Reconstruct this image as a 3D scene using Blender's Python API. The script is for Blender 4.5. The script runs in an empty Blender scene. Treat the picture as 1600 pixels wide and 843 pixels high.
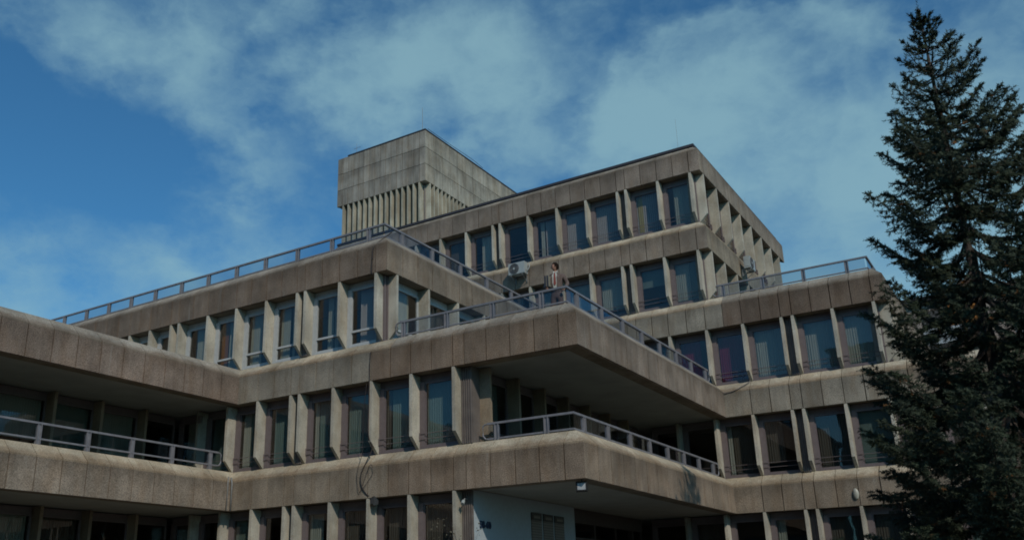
import bpy, bmesh, math, random
import numpy as np
from mathutils import Vector, Matrix
R = random.Random(7)
S = bpy.context.scene
COL = S.collection

# ------------------------------------------------------------------ camera
def make_camera():
    yaw, pitch, roll = [math.radians(v) for v in (33.33, 18.646, -0.809)]
    fw = Vector((-math.sin(yaw)*math.cos(pitch), math.cos(yaw)*math.cos(pitch), math.sin(pitch)))
    rt = Vector((math.cos(yaw), math.sin(yaw), 0)); up = rt.cross(fw)
    r2 = math.cos(roll)*rt + math.sin(roll)*up; u2 = -math.sin(roll)*rt + math.cos(roll)*up
    cam = bpy.data.cameras.new('camera'); o = bpy.data.objects.new('camera', cam); COL.objects.link(o)
    m = Matrix((r2, u2, -fw)).transposed().to_4x4(); m.translation = Vector((9.651, -20.514, -2.979))
    o.matrix_world = m
    cam.sensor_fit = 'HORIZONTAL'; cam.sensor_width = 36; cam.lens = 36*1424.68/1600
    cam.shift_x = 94.97/1600; cam.shift_y = 43.134/1600
    cam.clip_start = .1; cam.clip_end = 3000
    S.camera = o
    return r2, u2, fw
CR, CU, CF = make_camera()
def ray(px, py):
    return (CF + CR*((px-800+94.97)/1424.68) - CU*((py-421.5-43.134)/1424.68)).normalized()

# ------------------------------------------------------------------ light
SUN = Vector((1.25, -1.0, 1.2)).normalized()
def make_light():
    l = bpy.data.lights.new('sun', 'SUN'); l.energy = 3.7; l.angle = math.radians(.53); l.color = (1, .90, .78)
    o = bpy.data.objects.new('sun', l); COL.objects.link(o)
    o.rotation_euler = SUN.to_track_quat('Z', 'Y').to_euler()
    w = bpy.data.worlds.new('World'); S.world = w; w.use_nodes = True
    nt = w.node_tree; nt.nodes.clear(); N = nt.nodes.new; L = nt.links.new
    out = N('ShaderNodeOutputWorld'); bg = N('ShaderNodeBackground'); bg.inputs[1].default_value = .088
    L(bg.outputs[0], out.inputs[0])
    sky = N('ShaderNodeTexSky'); sky.sky_type = 'NISHITA'; sky.sun_disc = False
    sky.sun_elevation = math.asin(SUN.z); sky.sun_rotation = math.atan2(SUN.x, SUN.y)
    sky.altitude = 200; sky.air_density = 1.0; sky.dust_density = .6; sky.ozone_density = 2.2
    tint = N('ShaderNodeMix'); tint.data_type = 'RGBA'; tint.blend_type = 'MULTIPLY'; tint.inputs[0].default_value = 1
    tint.inputs[7].default_value = (.66, 1.52, 1.88, 1); L(sky.outputs[0], tint.inputs[6])
    tc = N('ShaderNodeTexCoord')
    # cloud masses: soft caps round fixed directions of the sky, broken up with noise
    def vmath(op, a, b):
        n = N('ShaderNodeVectorMath'); n.operation = op
        for i, v in enumerate((a, b)):
            if v is None: continue
            if hasattr(v, 'links'): L(v, n.inputs[i])
            else: n.inputs[i].default_value = v
        return n
    def mth(op, a, b=0., c=None, clamp=False):
        n = N('ShaderNodeMath'); n.operation = op; n.use_clamp = clamp
        for i, v in enumerate((a, b, c)):
            if v is None: continue
            if hasattr(v, 'links'): L(v, n.inputs[i])
            else: n.inputs[i].default_value = v
        return n.outputs[0]
    nz = N('ShaderNodeTexNoise'); nz.noise_dimensions = '3D'; nz.inputs['Scale'].default_value = 4.6
    nz.inputs['Detail'].default_value = 7; nz.inputs['Roughness'].default_value = .52
    mp = N('ShaderNodeMapping'); mp.inputs['Scale'].default_value = (1, 1, 1.6); mp.inputs['Location'].default_value = (3.1, 1.7, .4)
    L(tc.outputs['Generated'], mp.inputs[0]); L(mp.outputs[0], nz.inputs['Vector'])
    n2 = N('ShaderNodeTexNoise'); n2.inputs['Scale'].default_value = 11; n2.inputs['Detail'].default_value = 6; n2.inputs['Roughness'].default_value = .55
    L(mp.outputs[0], n2.inputs['Vector'])
    wob = vmath('SUBTRACT', n2.outputs['Color'], (.5, .5, .5)); ws = N('ShaderNodeVectorMath'); ws.operation = 'SCALE'; ws.inputs[3].default_value = .13
    L(wob.outputs[0], ws.inputs[0]); wd = vmath('ADD', tc.outputs['Generated'], None); L(ws.outputs[0], wd.inputs[1])
    blobs = [((90,30),5,.55), ((200,110),5.5,.65), ((290,150),4.5,.65), ((370,220),4,.7), ((430,265),3,.6), ((60,30),5,.4), ((520,90),5,.5), ((650,40),6,.3), ((600,150),5,.75), ((740,110),6,.55), ((830,170),5.5,.8),
             ((860,60),5,.4), ((970,240),5.5,1.1), ((760,160),4,.3), ((1060,100),5.5,1.1), ((1180,150),6.5,1.1), ((1260,60),5,1.), ((1100,200),6.5,1.), ((1300,150),6,1.), ((1240,240),5,.75),
             ((1290,310),7,1.3), ((1330,390),8,1.4), ((1250,380),5,.8), ((1470,250),7,1.2), ((1560,60),7,.9), ((1560,350),8,1.2), ((1450,130),5,.8), ((1130,300),4,.7), ((780,300),4,.5),
             ((60,420),10,.2), ((180,480),8,.2), ((460,130),5,.5), ((700,30),6,.6),
             ((60,130),4,-.6), ((200,300),7,-.7), ((400,50),3,-.35), ((620,330),5,-.4), ((900,340),3,-.3), ((1290,80),1.6,-.9), ((1040,330),4,.5), ((890,200),2,-.6), ((1180,350),4,-.2)]
    acc = None
    for (p, rad, wt) in blobs:
        d = ray(*p)
        dd = vmath('DISTANCE', wd.outputs[0], tuple(d))
        mr = N('ShaderNodeMapRange'); mr.interpolation_type = 'SMOOTHSTEP'; mr.inputs['From Min'].default_value = 0; mr.inputs['From Max'].default_value = math.radians(rad)*1.25
        mr.inputs['To Min'].default_value = wt; mr.inputs['To Max'].default_value = 0
        L(dd.outputs['Value'], mr.inputs['Value'])
        acc = mr.outputs[0] if acc is None else mth('ADD', acc, mr.outputs[0])
    a_, b_ = ray(0, 240), ray(335, 425); nn = a_.cross(b_).normalized()
    if nn.dot(ray(60, 440)) < 0: nn = -nn
    dp = N('ShaderNodeVectorMath'); dp.operation = 'DOT_PRODUCT'; L(tc.outputs['Generated'], dp.inputs[0]); dp.inputs[1].default_value = tuple(nn)
    m1 = N('ShaderNodeMapRange'); m1.interpolation_type = 'SMOOTHSTEP'; m1.inputs['From Min'].default_value = -.004; m1.inputs['From Max'].default_value = .018; L(dp.outputs['Value'], m1.inputs['Value'])
    d2 = N('ShaderNodeVectorMath'); d2.operation = 'DISTANCE'; L(tc.outputs['Generated'], d2.inputs[0]); d2.inputs[1].default_value = tuple(ray(60, 470))
    m2 = N('ShaderNodeMapRange'); m2.interpolation_type = 'SMOOTHSTEP'; m2.inputs['From Min'].default_value = .1; m2.inputs['From Max'].default_value = .55; m2.inputs['To Min'].default_value = .50; m2.inputs['To Max'].default_value = 0; L(d2.outputs['Value'], m2.inputs['Value'])
    acc = mth('ADD', acc, mth('MULTIPLY', m1.outputs[0], m2.outputs[0]))
    acc = mth('MINIMUM', acc, 1.35)
    dens = mth('MULTIPLY_ADD', nz.outputs[0], 2.1, -1.08)
    dens = mth('ADD', dens, mth('MULTIPLY', acc, .52))
    dens = mth('ADD', dens, mth('MULTIPLY_ADD', n2.outputs[0], .95, -.475))
    n3 = N('ShaderNodeTexNoise'); n3.inputs['Scale'].default_value = 30; n3.inputs['Detail'].default_value = 6; n3.inputs['Roughness'].default_value = .6
    L(wd.outputs[0], n3.inputs['Vector']); dens = mth('ADD', dens, mth('MULTIPLY_ADD', n3.outputs[0], .45, -.225))
    mr = N('ShaderNodeMapRange'); mr.interpolation_type = 'SMOOTHSTEP'; mr.inputs['From Min'].default_value = -.15; mr.inputs['From Max'].default_value = .95
    L(dens, mr.inputs['Value'])
    mix = N('ShaderNodeMix'); mix.data_type = 'RGBA'
    L(mth('MULTIPLY', mr.outputs[0], .74), mix.inputs[0]); L(tint.outputs[2], mix.inputs[6]); mix.inputs[7].default_value = (5.1, 8.8, 10.0, 1)
    L(mix.outputs[2], bg.inputs[0])
make_light()
S.view_settings.view_transform = 'Standard'; S.view_settings.look = 'None'
S.view_settings.exposure = -.74; S.view_settings.gamma = 1
S.cycles.pixel_filter_type = 'BLACKMAN_HARRIS'; S.cycles.filter_width = 1.8
S.cycles.max_bounces = 8; S.cycles.transparent_max_bounces = 12
S.cycles.caustics_reflective = False; S.cycles.caustics_refractive = False

# ------------------------------------------------------------------ materials
MATS = {}
class NB:
    def __init__(s, name):
        s.m = bpy.data.materials.new(name); s.m.use_nodes = True; s.t = s.m.node_tree
        s.p = s.t.nodes['Principled BSDF']; s.out = s.t.nodes['Material Output']; MATS[name] = s.m
    def n(s, kind, **kw):
        x = s.t.nodes.new(kind)
        for k, v in kw.items():
            if k[0] == '_': setattr(x, k[1:], v)
            else: s.set(x.inputs[k.replace('__', ' ')], v)
        return x
    def set(s, i, v):
        if hasattr(v, 'links'): s.t.links.new(v, i)
        else: i.default_value = v
    def math(s, op, a, b=0., clamp=False):
        x = s.t.nodes.new('ShaderNodeMath'); x.operation = op; x.use_clamp = clamp; s.set(x.inputs[0], a); s.set(x.inputs[1], b); return x.outputs[0]
    def mul(s, a, b, f=1.):
        x = s.t.nodes.new('ShaderNodeMix'); x.data_type = 'RGBA'; x.blend_type = 'MULTIPLY'; s.set(x.inputs[0], f); s.set(x.inputs[6], a); s.set(x.inputs[7], b); return x.outputs[2]
    def mix(s, f, a, b):
        x = s.t.nodes.new('ShaderNodeMix'); x.data_type = 'RGBA'; s.set(x.inputs[0], f); s.set(x.inputs[6], a); s.set(x.inputs[7], b); return x.outputs[2]
    def rng(s, v, a, b, c, d, smooth=True):
        x = s.t.nodes.new('ShaderNodeMapRange'); x.interpolation_type = 'SMOOTHSTEP' if smooth else 'LINEAR'
        s.set(x.inputs[0], v)
        for k, w in zip((1, 2, 3, 4), (a, b, c, d)): x.inputs[k].default_value = w
        return x.outputs[0]
    def noise(s, vec, scale, detail=3, rough=.5, sc=(1, 1, 1)):
        mp = s.n('ShaderNodeMapping'); s.set(mp.inputs[0], vec); mp.inputs['Scale'].default_value = sc
        x = s.n('ShaderNodeTexNoise', Scale=scale, Detail=detail, Roughness=rough); s.set(x.inputs['Vector'], mp.outputs[0]); return x.outputs[0]
def simple(name, col, rough=.6, metal=0, noise=.12, scale=8, spec=.5):
    b = NB(name); g = b.n('ShaderNodeNewGeometry')
    v = b.rng(b.noise(g.outputs['Position'], scale, 5), .25, .75, 1-noise, 1+noise)
    c = b.n('ShaderNodeCombineColor'); [b.set(c.inputs[i], v) for i in range(3)]
    b.set(b.p.inputs['Base Color'], b.mul((*col, 1), c.outputs[0]))
    b.p.inputs['Roughness'].default_value = rough; b.p.inputs['Metallic'].default_value = metal
    b.p.inputs['Specular IOR Level'].default_value = spec
    return b.m
def concrete(name, streak=.35, topdirt=0., grain=.30, coping=False):
    b = NB(name); g = b.n('ShaderNodeNewGeometry'); P = g.outputs['Position']
    oi = b.n('ShaderNodeObjectInfo'); tc = b.n('ShaderNodeTexCoord')
    sep = b.n('ShaderNodeSeparateXYZ'); b.set(sep.inputs[0], tc.outputs['Object'])
    base = b.mul(oi.outputs['Color'], (.785, .747, .712, 1))
    rnd = b.rng(oi.outputs['Random'], 0, 1, .87, 1.09, False)
    st = b.rng(b.noise(P, 5.5, 5, .6, (1, 1, .10)), .38, .70, 1, 1-streak)
    bl = b.rng(b.noise(P, 1.1, 4, .55), .3, .7, .76, 1.12)
    sp = b.rng(b.noise(P, 34, 3, .75), .32, .68, 1-grain*1.35, 1+grain*1.35, False)
    v = b.math('MULTIPLY', b.math('MULTIPLY', rnd, st), b.math('MULTIPLY', bl, sp))
    if topdirt:
        n = b.math('MULTIPLY', b.noise(P, 3.2, 5, .65, (1, 1, .45)), .95)
        zz = b.math('ADD', sep.outputs['Z'], b.math('SUBTRACT', n, .5))
        v = b.math('MULTIPLY', v, b.rng(zz, .30, .90, 1, 1-topdirt))
    c = b.n('ShaderNodeCombineColor'); [b.set(c.inputs[i], v) for i in range(3)]
    col = b.mul(base, c.outputs[0])
    if coping:
        # grime creeping up from the drip edge
        n = b.noise(P, 4, 5, .65)
        f = b.rng(b.math('SUBTRACT', sep.outputs['Z'], b.math('MULTIPLY', n, .32)), .80, .98, .75, 0)
        col = b.mix(f, col, b.mul(col, (.55, .47, .42, 1)))
    ru = b.rng(b.noise(P, 3.4, 5, .6, (1, 1, .07)), .62, .74, 0, .30)       # lime runs
    col = b.mix(ru, col, (.36, .36, .32, 1)) if topdirt else col
    # patches of brown
    br = b.rng(b.noise(P, 2.3, 4, .6, (1, 1, .35)), .42, .68, 0, .6)
    col = b.mix(br, col, b.mul(col, (.86, .77, .68, 1)))
    b.set(b.p.inputs['Base Color'], col); b.p.inputs['Roughness'].default_value = .93; b.p.inputs['Specular IOR Level'].default_value = .2
    bp = b.n('ShaderNodeBump', Strength=.55, Distance=.006); b.set(bp.inputs['Height'], b.noise(P, 55, 3, .7)); b.set(b.p.inputs['Normal'], bp.outputs[0])
    return b.m
M_PANEL = concrete('exposed_aggregate_panel', .15, .24, .38)
M_COPE = concrete('coping_concrete', .12, 0, .28, True)
M_FIN = concrete('fin_concrete', .12, 0, .16)
M_TOWER = concrete('tower_concrete', .28, .16, .15)
M_CORE = simple('dark_joint', (.02, .017, .015), .95)
M_SOFFIT = simple('painted_soffit', (.26, .27, .24), .85, noise=.10, scale=1.3)
M_FRAME = simple('brown_window_frame', (.145, .118, .118), .5, noise=.08)
M_WFRAME = simple('white_window_frame', (.42, .44, .44), .5, noise=.08)
M_RIB = simple('brown_ribbed_metal', (.15, .128, .114), .55, noise=.2, scale=3)
M_HEAD = simple('window_head', (.07, .055, .05), .7)
M_RAIL = simple('grey_painted_rail', (.185, .185, .20), .45, noise=.15, scale=6)
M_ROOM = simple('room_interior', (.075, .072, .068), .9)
M_WHITE = simple('white_render', (.38, .44, .47), .8, noise=.05)
M_CAP = simple('roof_flashing', (.035, .03, .035), .6)
M_BLACK = simple('black_plastic', (.02, .02, .02), .5)
M_CABLE = simple('dark_cable', (.03, .022, .02), .7)
M_ACW = simple('white_ac_casing', (.32, .345, .335), .45, noise=.06)
M_ACG = simple('dark_ac_grille', (.09, .095, .10), .5)
M_STEEL = simple('galvanised_steel', (.22, .22, .21), .6, metal=.2)
M_LENS = simple('lamp_lens', (.40, .43, .45), .15)
M_GROUND = simple('asphalt', (.06, .06, .058), .95, scale=2)
M_PAVE = simple('pavement', (.17, .155, .13), .95, scale=3)
def glass(name, tint, refl=1.0, base=0.04):
    b = NB(name); t = b.t; t.nodes.remove(b.p)
    tr = b.n('ShaderNodeBsdfTransparent', Color=(*tint, 1)); refl = refl if isinstance(refl, tuple) else (refl,)*3; gl = b.n('ShaderNodeBsdfGlossy', Color=(*refl, 1), Roughness=.015)
    g = b.n('ShaderNodeNewGeometry'); bp = b.n('ShaderNodeBump', Strength=.25, Distance=.01); b.set(bp.inputs['Height'], b.noise(g.outputs['Position'], .9, 2))
    b.set(gl.inputs['Normal'], bp.outputs[0])
    dt = b.n('ShaderNodeVectorMath', _operation='DOT_PRODUCT'); b.set(dt.inputs[0], g.outputs['Incoming']); b.set(dt.inputs[1], g.outputs['Normal'])
    f = b.math('POWER', b.math('SUBTRACT', 1, b.math('ABSOLUTE', dt.outputs['Value']), True), 4.0)
    f = b.math('ADD', b.math('MULTIPLY', f, .9), base, True)
    mx = b.n('ShaderNodeMixShader'); b.set(mx.inputs[0], f); b.set(mx.inputs[1], tr.outputs[0]); b.set(mx.inputs[2], gl.outputs[0]); b.set(b.out.inputs[0], mx.outputs[0])
    return b.m
M_GLASS = glass('window_glass', (.76, .77, .75), (.80, .74, .74), .06)
M_RGLASS = glass('railing_glass', (.80, .84, .88), .8, .02)
def cloth(name, col, tr=.25):
    b = NB(name); b.p.inputs['Base Color'].default_value = (*col, 1); b.p.inputs['Roughness'].default_value = .9; b.p.inputs['Specular IOR Level'].default_value = .1
    return b.m
M_CUR = {'sheer': cloth('sheer_curtain', (.52, .56, .52)), 'pale': cloth('pale_curtain', (.62, .64, .60)), 'blind': cloth('vertical_blind', (.66, .62, .64)),
         'purple': cloth('purple_curtain', (.26, .022, .075)), 'yellow': cloth('yellow_curtain', (.62, .52, .22)), 'orange': cloth('orange_curtain', (.34, .15, .06)),
         'dark': cloth('dark_curtain', (.17, .155, .14)), 'sheerteal': cloth('teal_sheer_curtain', (.28, .40, .40)), 'teal': cloth('teal_roller_blind', (.24, .33, .32))}

# ------------------------------------------------------------------ mesh helpers
class MB:
    def __init__(s): s.v = []; s.f = []
    def add(s, vs, fs):
        k = len(s.v); s.v += [tuple(v) for v in vs]; s.f += [tuple(i+k for i in f) for f in fs]; return s
    def box(s, x0, x1, y0, y1, z0, z1):
        return s.add([(x0,y0,z0),(x1,y0,z0),(x1,y1,z0),(x0,y1,z0),(x0,y0,z1),(x1,y0,z1),(x1,y1,z1),(x0,y1,z1)],
                     [(0,3,2,1),(4,5,6,7),(0,1,5,4),(1,2,6,5),(2,3,7,6),(3,0,4,7)])
    def prism(s, prof, x0, x1, k0=0, k1=0):   # prof: (y,z) points counter-clockwise seen from +x ; ends sheared by k*y
        n = len(prof)
        s.add([(x0+k0*y, y, z) for y, z in prof] + [(x1+k1*y, y, z) for y, z in prof],
              [tuple(range(n))[::-1], tuple(range(n, 2*n))] + [(i, (i+1) % n, n+(i+1) % n, n+i) for i in range(n)])
        return s
    def tube(s, pts, r, seg=6, r2=None):
        pts = [Vector(p) for p in pts]; rings = []; n = len(pts)
        for i, p in enumerate(pts):
            t = (pts[min(i+1, n-1)]-pts[max(i-1, 0)]).normalized()
            a = t.cross(Vector((0, 0, 1))); a = a.normalized() if a.length > .05 else t.cross(Vector((1, 0, 0))).normalized()
            b = t.cross(a); rr = r if r2 is None else r+(r2-r)*i/(n-1)
            rings.append([p+rr*(math.cos(2*math.pi*j/seg)*a+math.sin(2*math.pi*j/seg)*b) for j in range(seg)])
        vs = [v for q in rings for v in q]
        fs = [(i*seg+j, i*seg+(j+1) % seg, (i+1)*seg+(j+1) % seg, (i+1)*seg+j) for i in range(n-1) for j in range(seg)]
        fs += [tuple(range(seg))[::-1], tuple((n-1)*seg+j for j in range(seg))]
        return s.add(vs, fs)
    def cyl(s, c, ax, r, h, seg=20, r2=None):
        c = Vector(c); a = Vector(ax).normalized(); return s.tube([c, c+a*h], r, seg, r2)
    def mesh(s, name, mat, smooth=False):
        m = bpy.data.meshes.new(name); m.from_pydata(s.v, [], s.f); m.materials.append(mat)
        bm = bmesh.new(); bm.from_mesh(m); bmesh.ops.recalc_face_normals(bm, faces=bm.faces); bm.to_mesh(m); bm.free()
        if smooth: m.polygons.foreach_set('use_smooth', [True]*len(m.polygons))
        return m
def thing(name, label, cat, loc=(0,0,0), rz=0, group=None):
    o = bpy.data.objects.new(name, None); COL.objects.link(o); o.location = loc; o.rotation_euler = (0,0,rz); o.empty_display_size = .3
    o['label'] = label; o['category'] = cat
    if group: o['group'] = group
    return o
def place(name, me, parent, loc=(0,0,0), rz=0, color=(1,1,1,1), world=True, label=None):
    o = bpy.data.objects.new(name, me); COL.objects.link(o)
    l = Vector(loc)
    if parent is not None:
        o.parent = parent
        if world and parent.parent is None: l = l - parent.location
    o.location = l; o.rotation_euler = (0,0,rz); o.color = color
    if label: o['label'] = label
    return o
CACHE = {}
def cached(key, fn):
    if key not in CACHE: CACHE[key] = fn()
    return CACHE[key]
HP = math.pi/2

# ------------------------------------------------------------------ building geometry data
Z = {0: -3.38, 1: -.082, 2: 3.30, 3: 6.655, 4: 9.874, 5: 13.169}
HPN, D, DZ = .877, .345, .388
CT = HPN+DZ
XW, XC, X4, X3, YR, YB = -12.2, -6.148, .03, 5.843, 12.057, 24.747
GZ = -4.58
bld = thing('office_building', 'terraced brown and grey concrete office building with stepped floors, fins and ribbon windows', 'building', (-6, 8, GZ))
# faces: 'F' front (local x=+X, inward=+Y), 'S' side facing +X (local x=+Y, inward=-X)
def W(face, off, u, inward=0., z=0.):
    return Vector((u, off+inward, z)) if face == 'F' else Vector((off-inward, u, z))
def RZ(face): return 0 if face == 'F' else HP
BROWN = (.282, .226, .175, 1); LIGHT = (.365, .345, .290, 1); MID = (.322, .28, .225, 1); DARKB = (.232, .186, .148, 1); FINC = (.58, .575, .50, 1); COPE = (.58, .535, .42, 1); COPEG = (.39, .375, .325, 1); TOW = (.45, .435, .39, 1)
GAP = .015
def panel_mesh(w, k0, k1, h=HPN, mat=None, t=.12):
    w = round(w, 2)
    def f():
        b = .008; g0 = 0 if k0 else GAP; g1 = 0 if k1 else GAP
        return MB().prism([(0, b), (b, 0), (t, 0), (t, h), (b, h), (0, h-b)], g0, w-g1, k0, k1).mesh('fascia_panel', mat or M_PANEL)
    return cached(('pan', w, k0, k1, h, (mat or M_PANEL).name, t), f)
def cope_mesh(w, k0, k1):
    w = round(w, 2)
    def f():
        g0 = 0 if k0 else GAP*.7; g1 = 0 if k1 else GAP*.7; z = HPN+.004
        return MB().prism([(.006, z), (.16, z), (D+.2, CT-.14), (D+.2, CT), (D+.01, CT), (D-.015, CT-.012), (.006, z+.05)], g0, w-g1, k0, k1).mesh('coping', M_COPE)
    return cached(('cope', w, k0, k1), f)
def joints_from_fins(fins, u0, u1, pitch=.72):
    J = [u0]; fs = [f+.05 for f in sorted(fins) if u0+.25 < f+.05 < u1-.2]
    pts = []
    if fs:
        u = fs[0]-pitch
        while u > u0+.25: pts.append(u); u -= pitch
        for a, b in zip(fs, fs[1:]):
            pts.append(a)
            if b-a > 1.0:
                k = max(2, round((b-a)/pitch)); pts += [a+(b-a)*i/k for i in range(1, k)]
        pts.append(fs[-1]); u = fs[-1]+pitch
        while u < u1-.25: pts.append(u); u += pitch
    else:
        k = max(1, round((u1-u0)/pitch)); pts = [u0+(u1-u0)*i/k for i in range(1, k)]
    return [u0]+sorted(pts)+[u1]
def fascia(face, off, z, u0, u1, k0, k1, colf, fins=(), pitch=.72, cope=COPE, cap=False):
    """k0,k1: +1 convex-right / -1 concave-right shear etc in units of inward y"""
    J = joints_from_fins(fins, u0, u1, pitch)
    for i, (a, b) in enumerate(zip(J, J[1:])):
        ka = k0 if i == 0 else 0; kb = k1 if i == len(J)-2 else 0
        c = colf((a+b)/2) if callable(colf) else colf
        j = R.uniform(-.003, .003)
        v = R.uniform(.93, 1.06)
        if b-a < .45: v *= 1.08
        place('fascia_panel', panel_mesh(b-a, ka, kb), bld, W(face, off, a, j, z), RZ(face), (c[0]*v, c[1]*v, c[2]*v, 1))
        cc = cope(( a+b)/2) if callable(cope) else cope; v = R.uniform(.95, 1.05)
        place('coping', cope_mesh(b-a, ka, kb), bld, W(face, off, a, 0, z), RZ(face), (cc[0]*v, cc[1]*v, cc[2]*v, 1))
    m = MB().prism([(.105, .014), (.135, .014), (.135, HPN), (.105, HPN-.01)], u0, u1, k0, k1).mesh('parapet_backing', M_CORE)
    place('parapet_backing', m, bld, W(face, off, 0, 0, z), RZ(face))
    m = MB().prism([(.137, .016), (.5, .016), (.5, CT-.16), (.2, HPN), (.137, HPN-.01)], u0, u1, k0, k1).mesh('parapet_core', M_FIN)
    place('parapet_core', m, bld, W(face, off, 0, 0, z), RZ(face), (.27, .245, .195, 1))
    if cap:
        m = MB().prism([(.20, CT-.09), (.55, CT-.09), (.55, CT+.02), (.20, CT+.02)], u0, u1, k0, k1).mesh('roof_flashing', M_CAP)
        place('roof_flashing', m, bld, W(face, off, 0, 0, z+.02), RZ(face))
FW = .10
def fin_mesh(zb, zt, cut=.33):
    h = round(zt-zb, 3)
    return cached(('fin', h), lambda: MB().prism([(.012, cut), (D, .004), (D+.16, .004), (D+.16, h-.004), (.012, h-.004)], 0, FW).mesh('fin', M_FIN))
def rib_mesh(w, h):
    w = round(w, 2); h = round(h, 2)
    def f():
        m = MB().box(0, w, .03, .06, 0, h); n = max(2, int(w/.062))
        for i in range(n):
            x = w*(i+.5)/n; m.prism([(0, 0), (.035, 0), (.035, h), (0, h)], x-.013, x+.013)
        return m.mesh('ribbed_panel', M_RIB)
    return cached(('rib', w, h), f)
def curtain_mesh(kind, u0, u1, z0, z1, pitch=.08, amp=.018, y=.22):
    m = MB(); n = max(4, int((u1-u0)/pitch*4)); vs = []
    if kind == 'teal':
        return MB().box(u0, u1, y, y+.01, z0, z1).mesh('curtain', M_CUR[kind])
    if kind == 'blind':
        x = u0
        while x < u1:
            m.add([(x, y, z0), (x+.06, y+.035, z0), (x+.06, y+.035, z1), (x, y, z1)], [(0,1,2,3)]); x += .085
        return m.mesh('curtain', M_CUR[kind])
    ph = R.random()*6
    for i in range(n+1):
        x = u0+(u1-u0)*i/n; yy = y+amp*math.sin(i*math.pi/2+ph)*(1+.5*math.sin(i*.37+ph))
        vs += [(x, yy*1.0, z0), (x, y+(yy-y)*.55, z1)]
    m.add(vs, [(2*i, 2*i+2, 2*i+3, 2*i+1) for i in range(n)])
    return m.mesh('curtain', M_CUR[kind], True)
def window(face, off, ua, ub, zb, zt, style='brown', cur=None, rails=True, depth=D):
    """clear opening ua..ub, glass line at inward=depth"""
    w = round(ub-ua, 2); h = round(zt-zb, 2); fm = M_WFRAME if style == 'white' else M_FRAME
    head = .20; left = .17; fr = .06
    def frame():
        m = MB().box(0, w, .075, .16, h-head, h-.003)                       # dark head
        m.box(0, left, .03, .12, .05, h-head); m.box(w-fr, w, .05, .12, .05, h-head)
        m.box(0, w, .02, .14, .006, .055); m.box(left, w-fr, .05, .12, .055, .11); m.box(left, w-fr, .05, .12, h-head-fr, h-head)
        if style == 'white': m.box(left, w-fr, .035, .12, .47, .535)
        elif left > .1: m.box(left, left+.035, .065, .12, .11, h-head-fr)
        return m.mesh('window', fm)
    o = place('window', cached(('win', w, h, style), frame), bld, W(face, off, ua, depth, zb), RZ(face))
    g = cached(('pane', w, h), lambda: MB().box(left, w-fr, .088, .096, .10, h-head-.02).mesh('pane', M_GLASS))
    place('pane', g, o)
    if style == 'brown' and rails:
        rm = cached(('srail', w), lambda: MB().tube([(.02, .01, .27), (w-.02, .01, .27)], .010, 5).tube([(.02, .01, .43), (w-.02, .01, .43)], .010, 5).box(.0, .03, -.005, .05, .24, .46).box(w-.03, w, -.005, .05, .24, .46).mesh('safety_rail', M_FRAME))
        place('safety_rail', rm, o)
    if cur:
        for c in cur.split('+'):
            k, *rg = c.split(':'); a, b, lo = 0., 1., 0.
            if rg: v = [float(t) for t in rg[0].split(',')]; a, b = v[:2]; lo = v[2] if len(v) > 2 else 0.
            a2 = left+(w-fr-left)*a; b2 = left+(w-fr-left)*b
            place('curtain', curtain_mesh(k, a2, b2, .08+(h-.4)*lo, h-.1), o)
    return o
PAIR = .6
def storey(face, off, n, fins, u0, u1, cols=None, style='brown', endL=None, endR=None, curtains=None, zt=None):
    """fins: left faces of fins; windows fill the gaps wider than PAIR"""
    zb = Z[n]+CT; zt = Z[n+1] if zt is None else zt
    for f in fins:
        c = FINC if off in (0, YR, XC, X4, X3) else (.36, .31, .235, 1); v = R.uniform(.93, 1.05)  # recessed side fins: shade under the soffits put into a darker colour
        place('fin', fin_mesh(zb, zt), bld, W(face, off, f, 0, zb), RZ(face), (c[0]*v, c[1]*v, c[2]*v, 1))
    fs = sorted(fins); k = 0
    segs = list(zip(fs, fs[1:]))
    if endL is not None: segs = [(endL-FW, fs[0])]+segs
    if endR is not None: segs = segs+[(fs[-1], endR)]
    for a, b in segs:
        if b-a < PAIR:
            place('ribbed_panel', rib_mesh(b-a-FW, zt-zb), bld, W(face, off, a+FW, .27, zb), RZ(face))
        else:
            cu = curtains[k % len(curtains)] if curtains else None
            window(face, off, a+FW+.004, b-.004, zb, zt, style, cu); k += 1
def corner_post(x, y, n, zt=None, w=.32):
    zb = Z[n]+CT; zt = Z[n+1] if zt is None else zt
    m = MB().box(x-D-w, x-D-.02, y+D+.02, y+D+w, zb, zt-.003)
    place('corner_post', m.mesh('corner_post', M_FIN), bld, color=(.36, .35, .30, 1))
    m = MB().box(x-D-.16, x-D-.10, y+D-.035, y+D+.018, zb, zt-.006).box(x-D-.018, x-D+.035, y+D+.10, y+D+.16, zb, zt-.006)
    m.box(x-D-.05, x-D+.02, y+D-.02, y+D+.05, zb, zt-.006)
    place('corner_trim', m.mesh('corner_trim', M_FRAME), bld)

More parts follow.
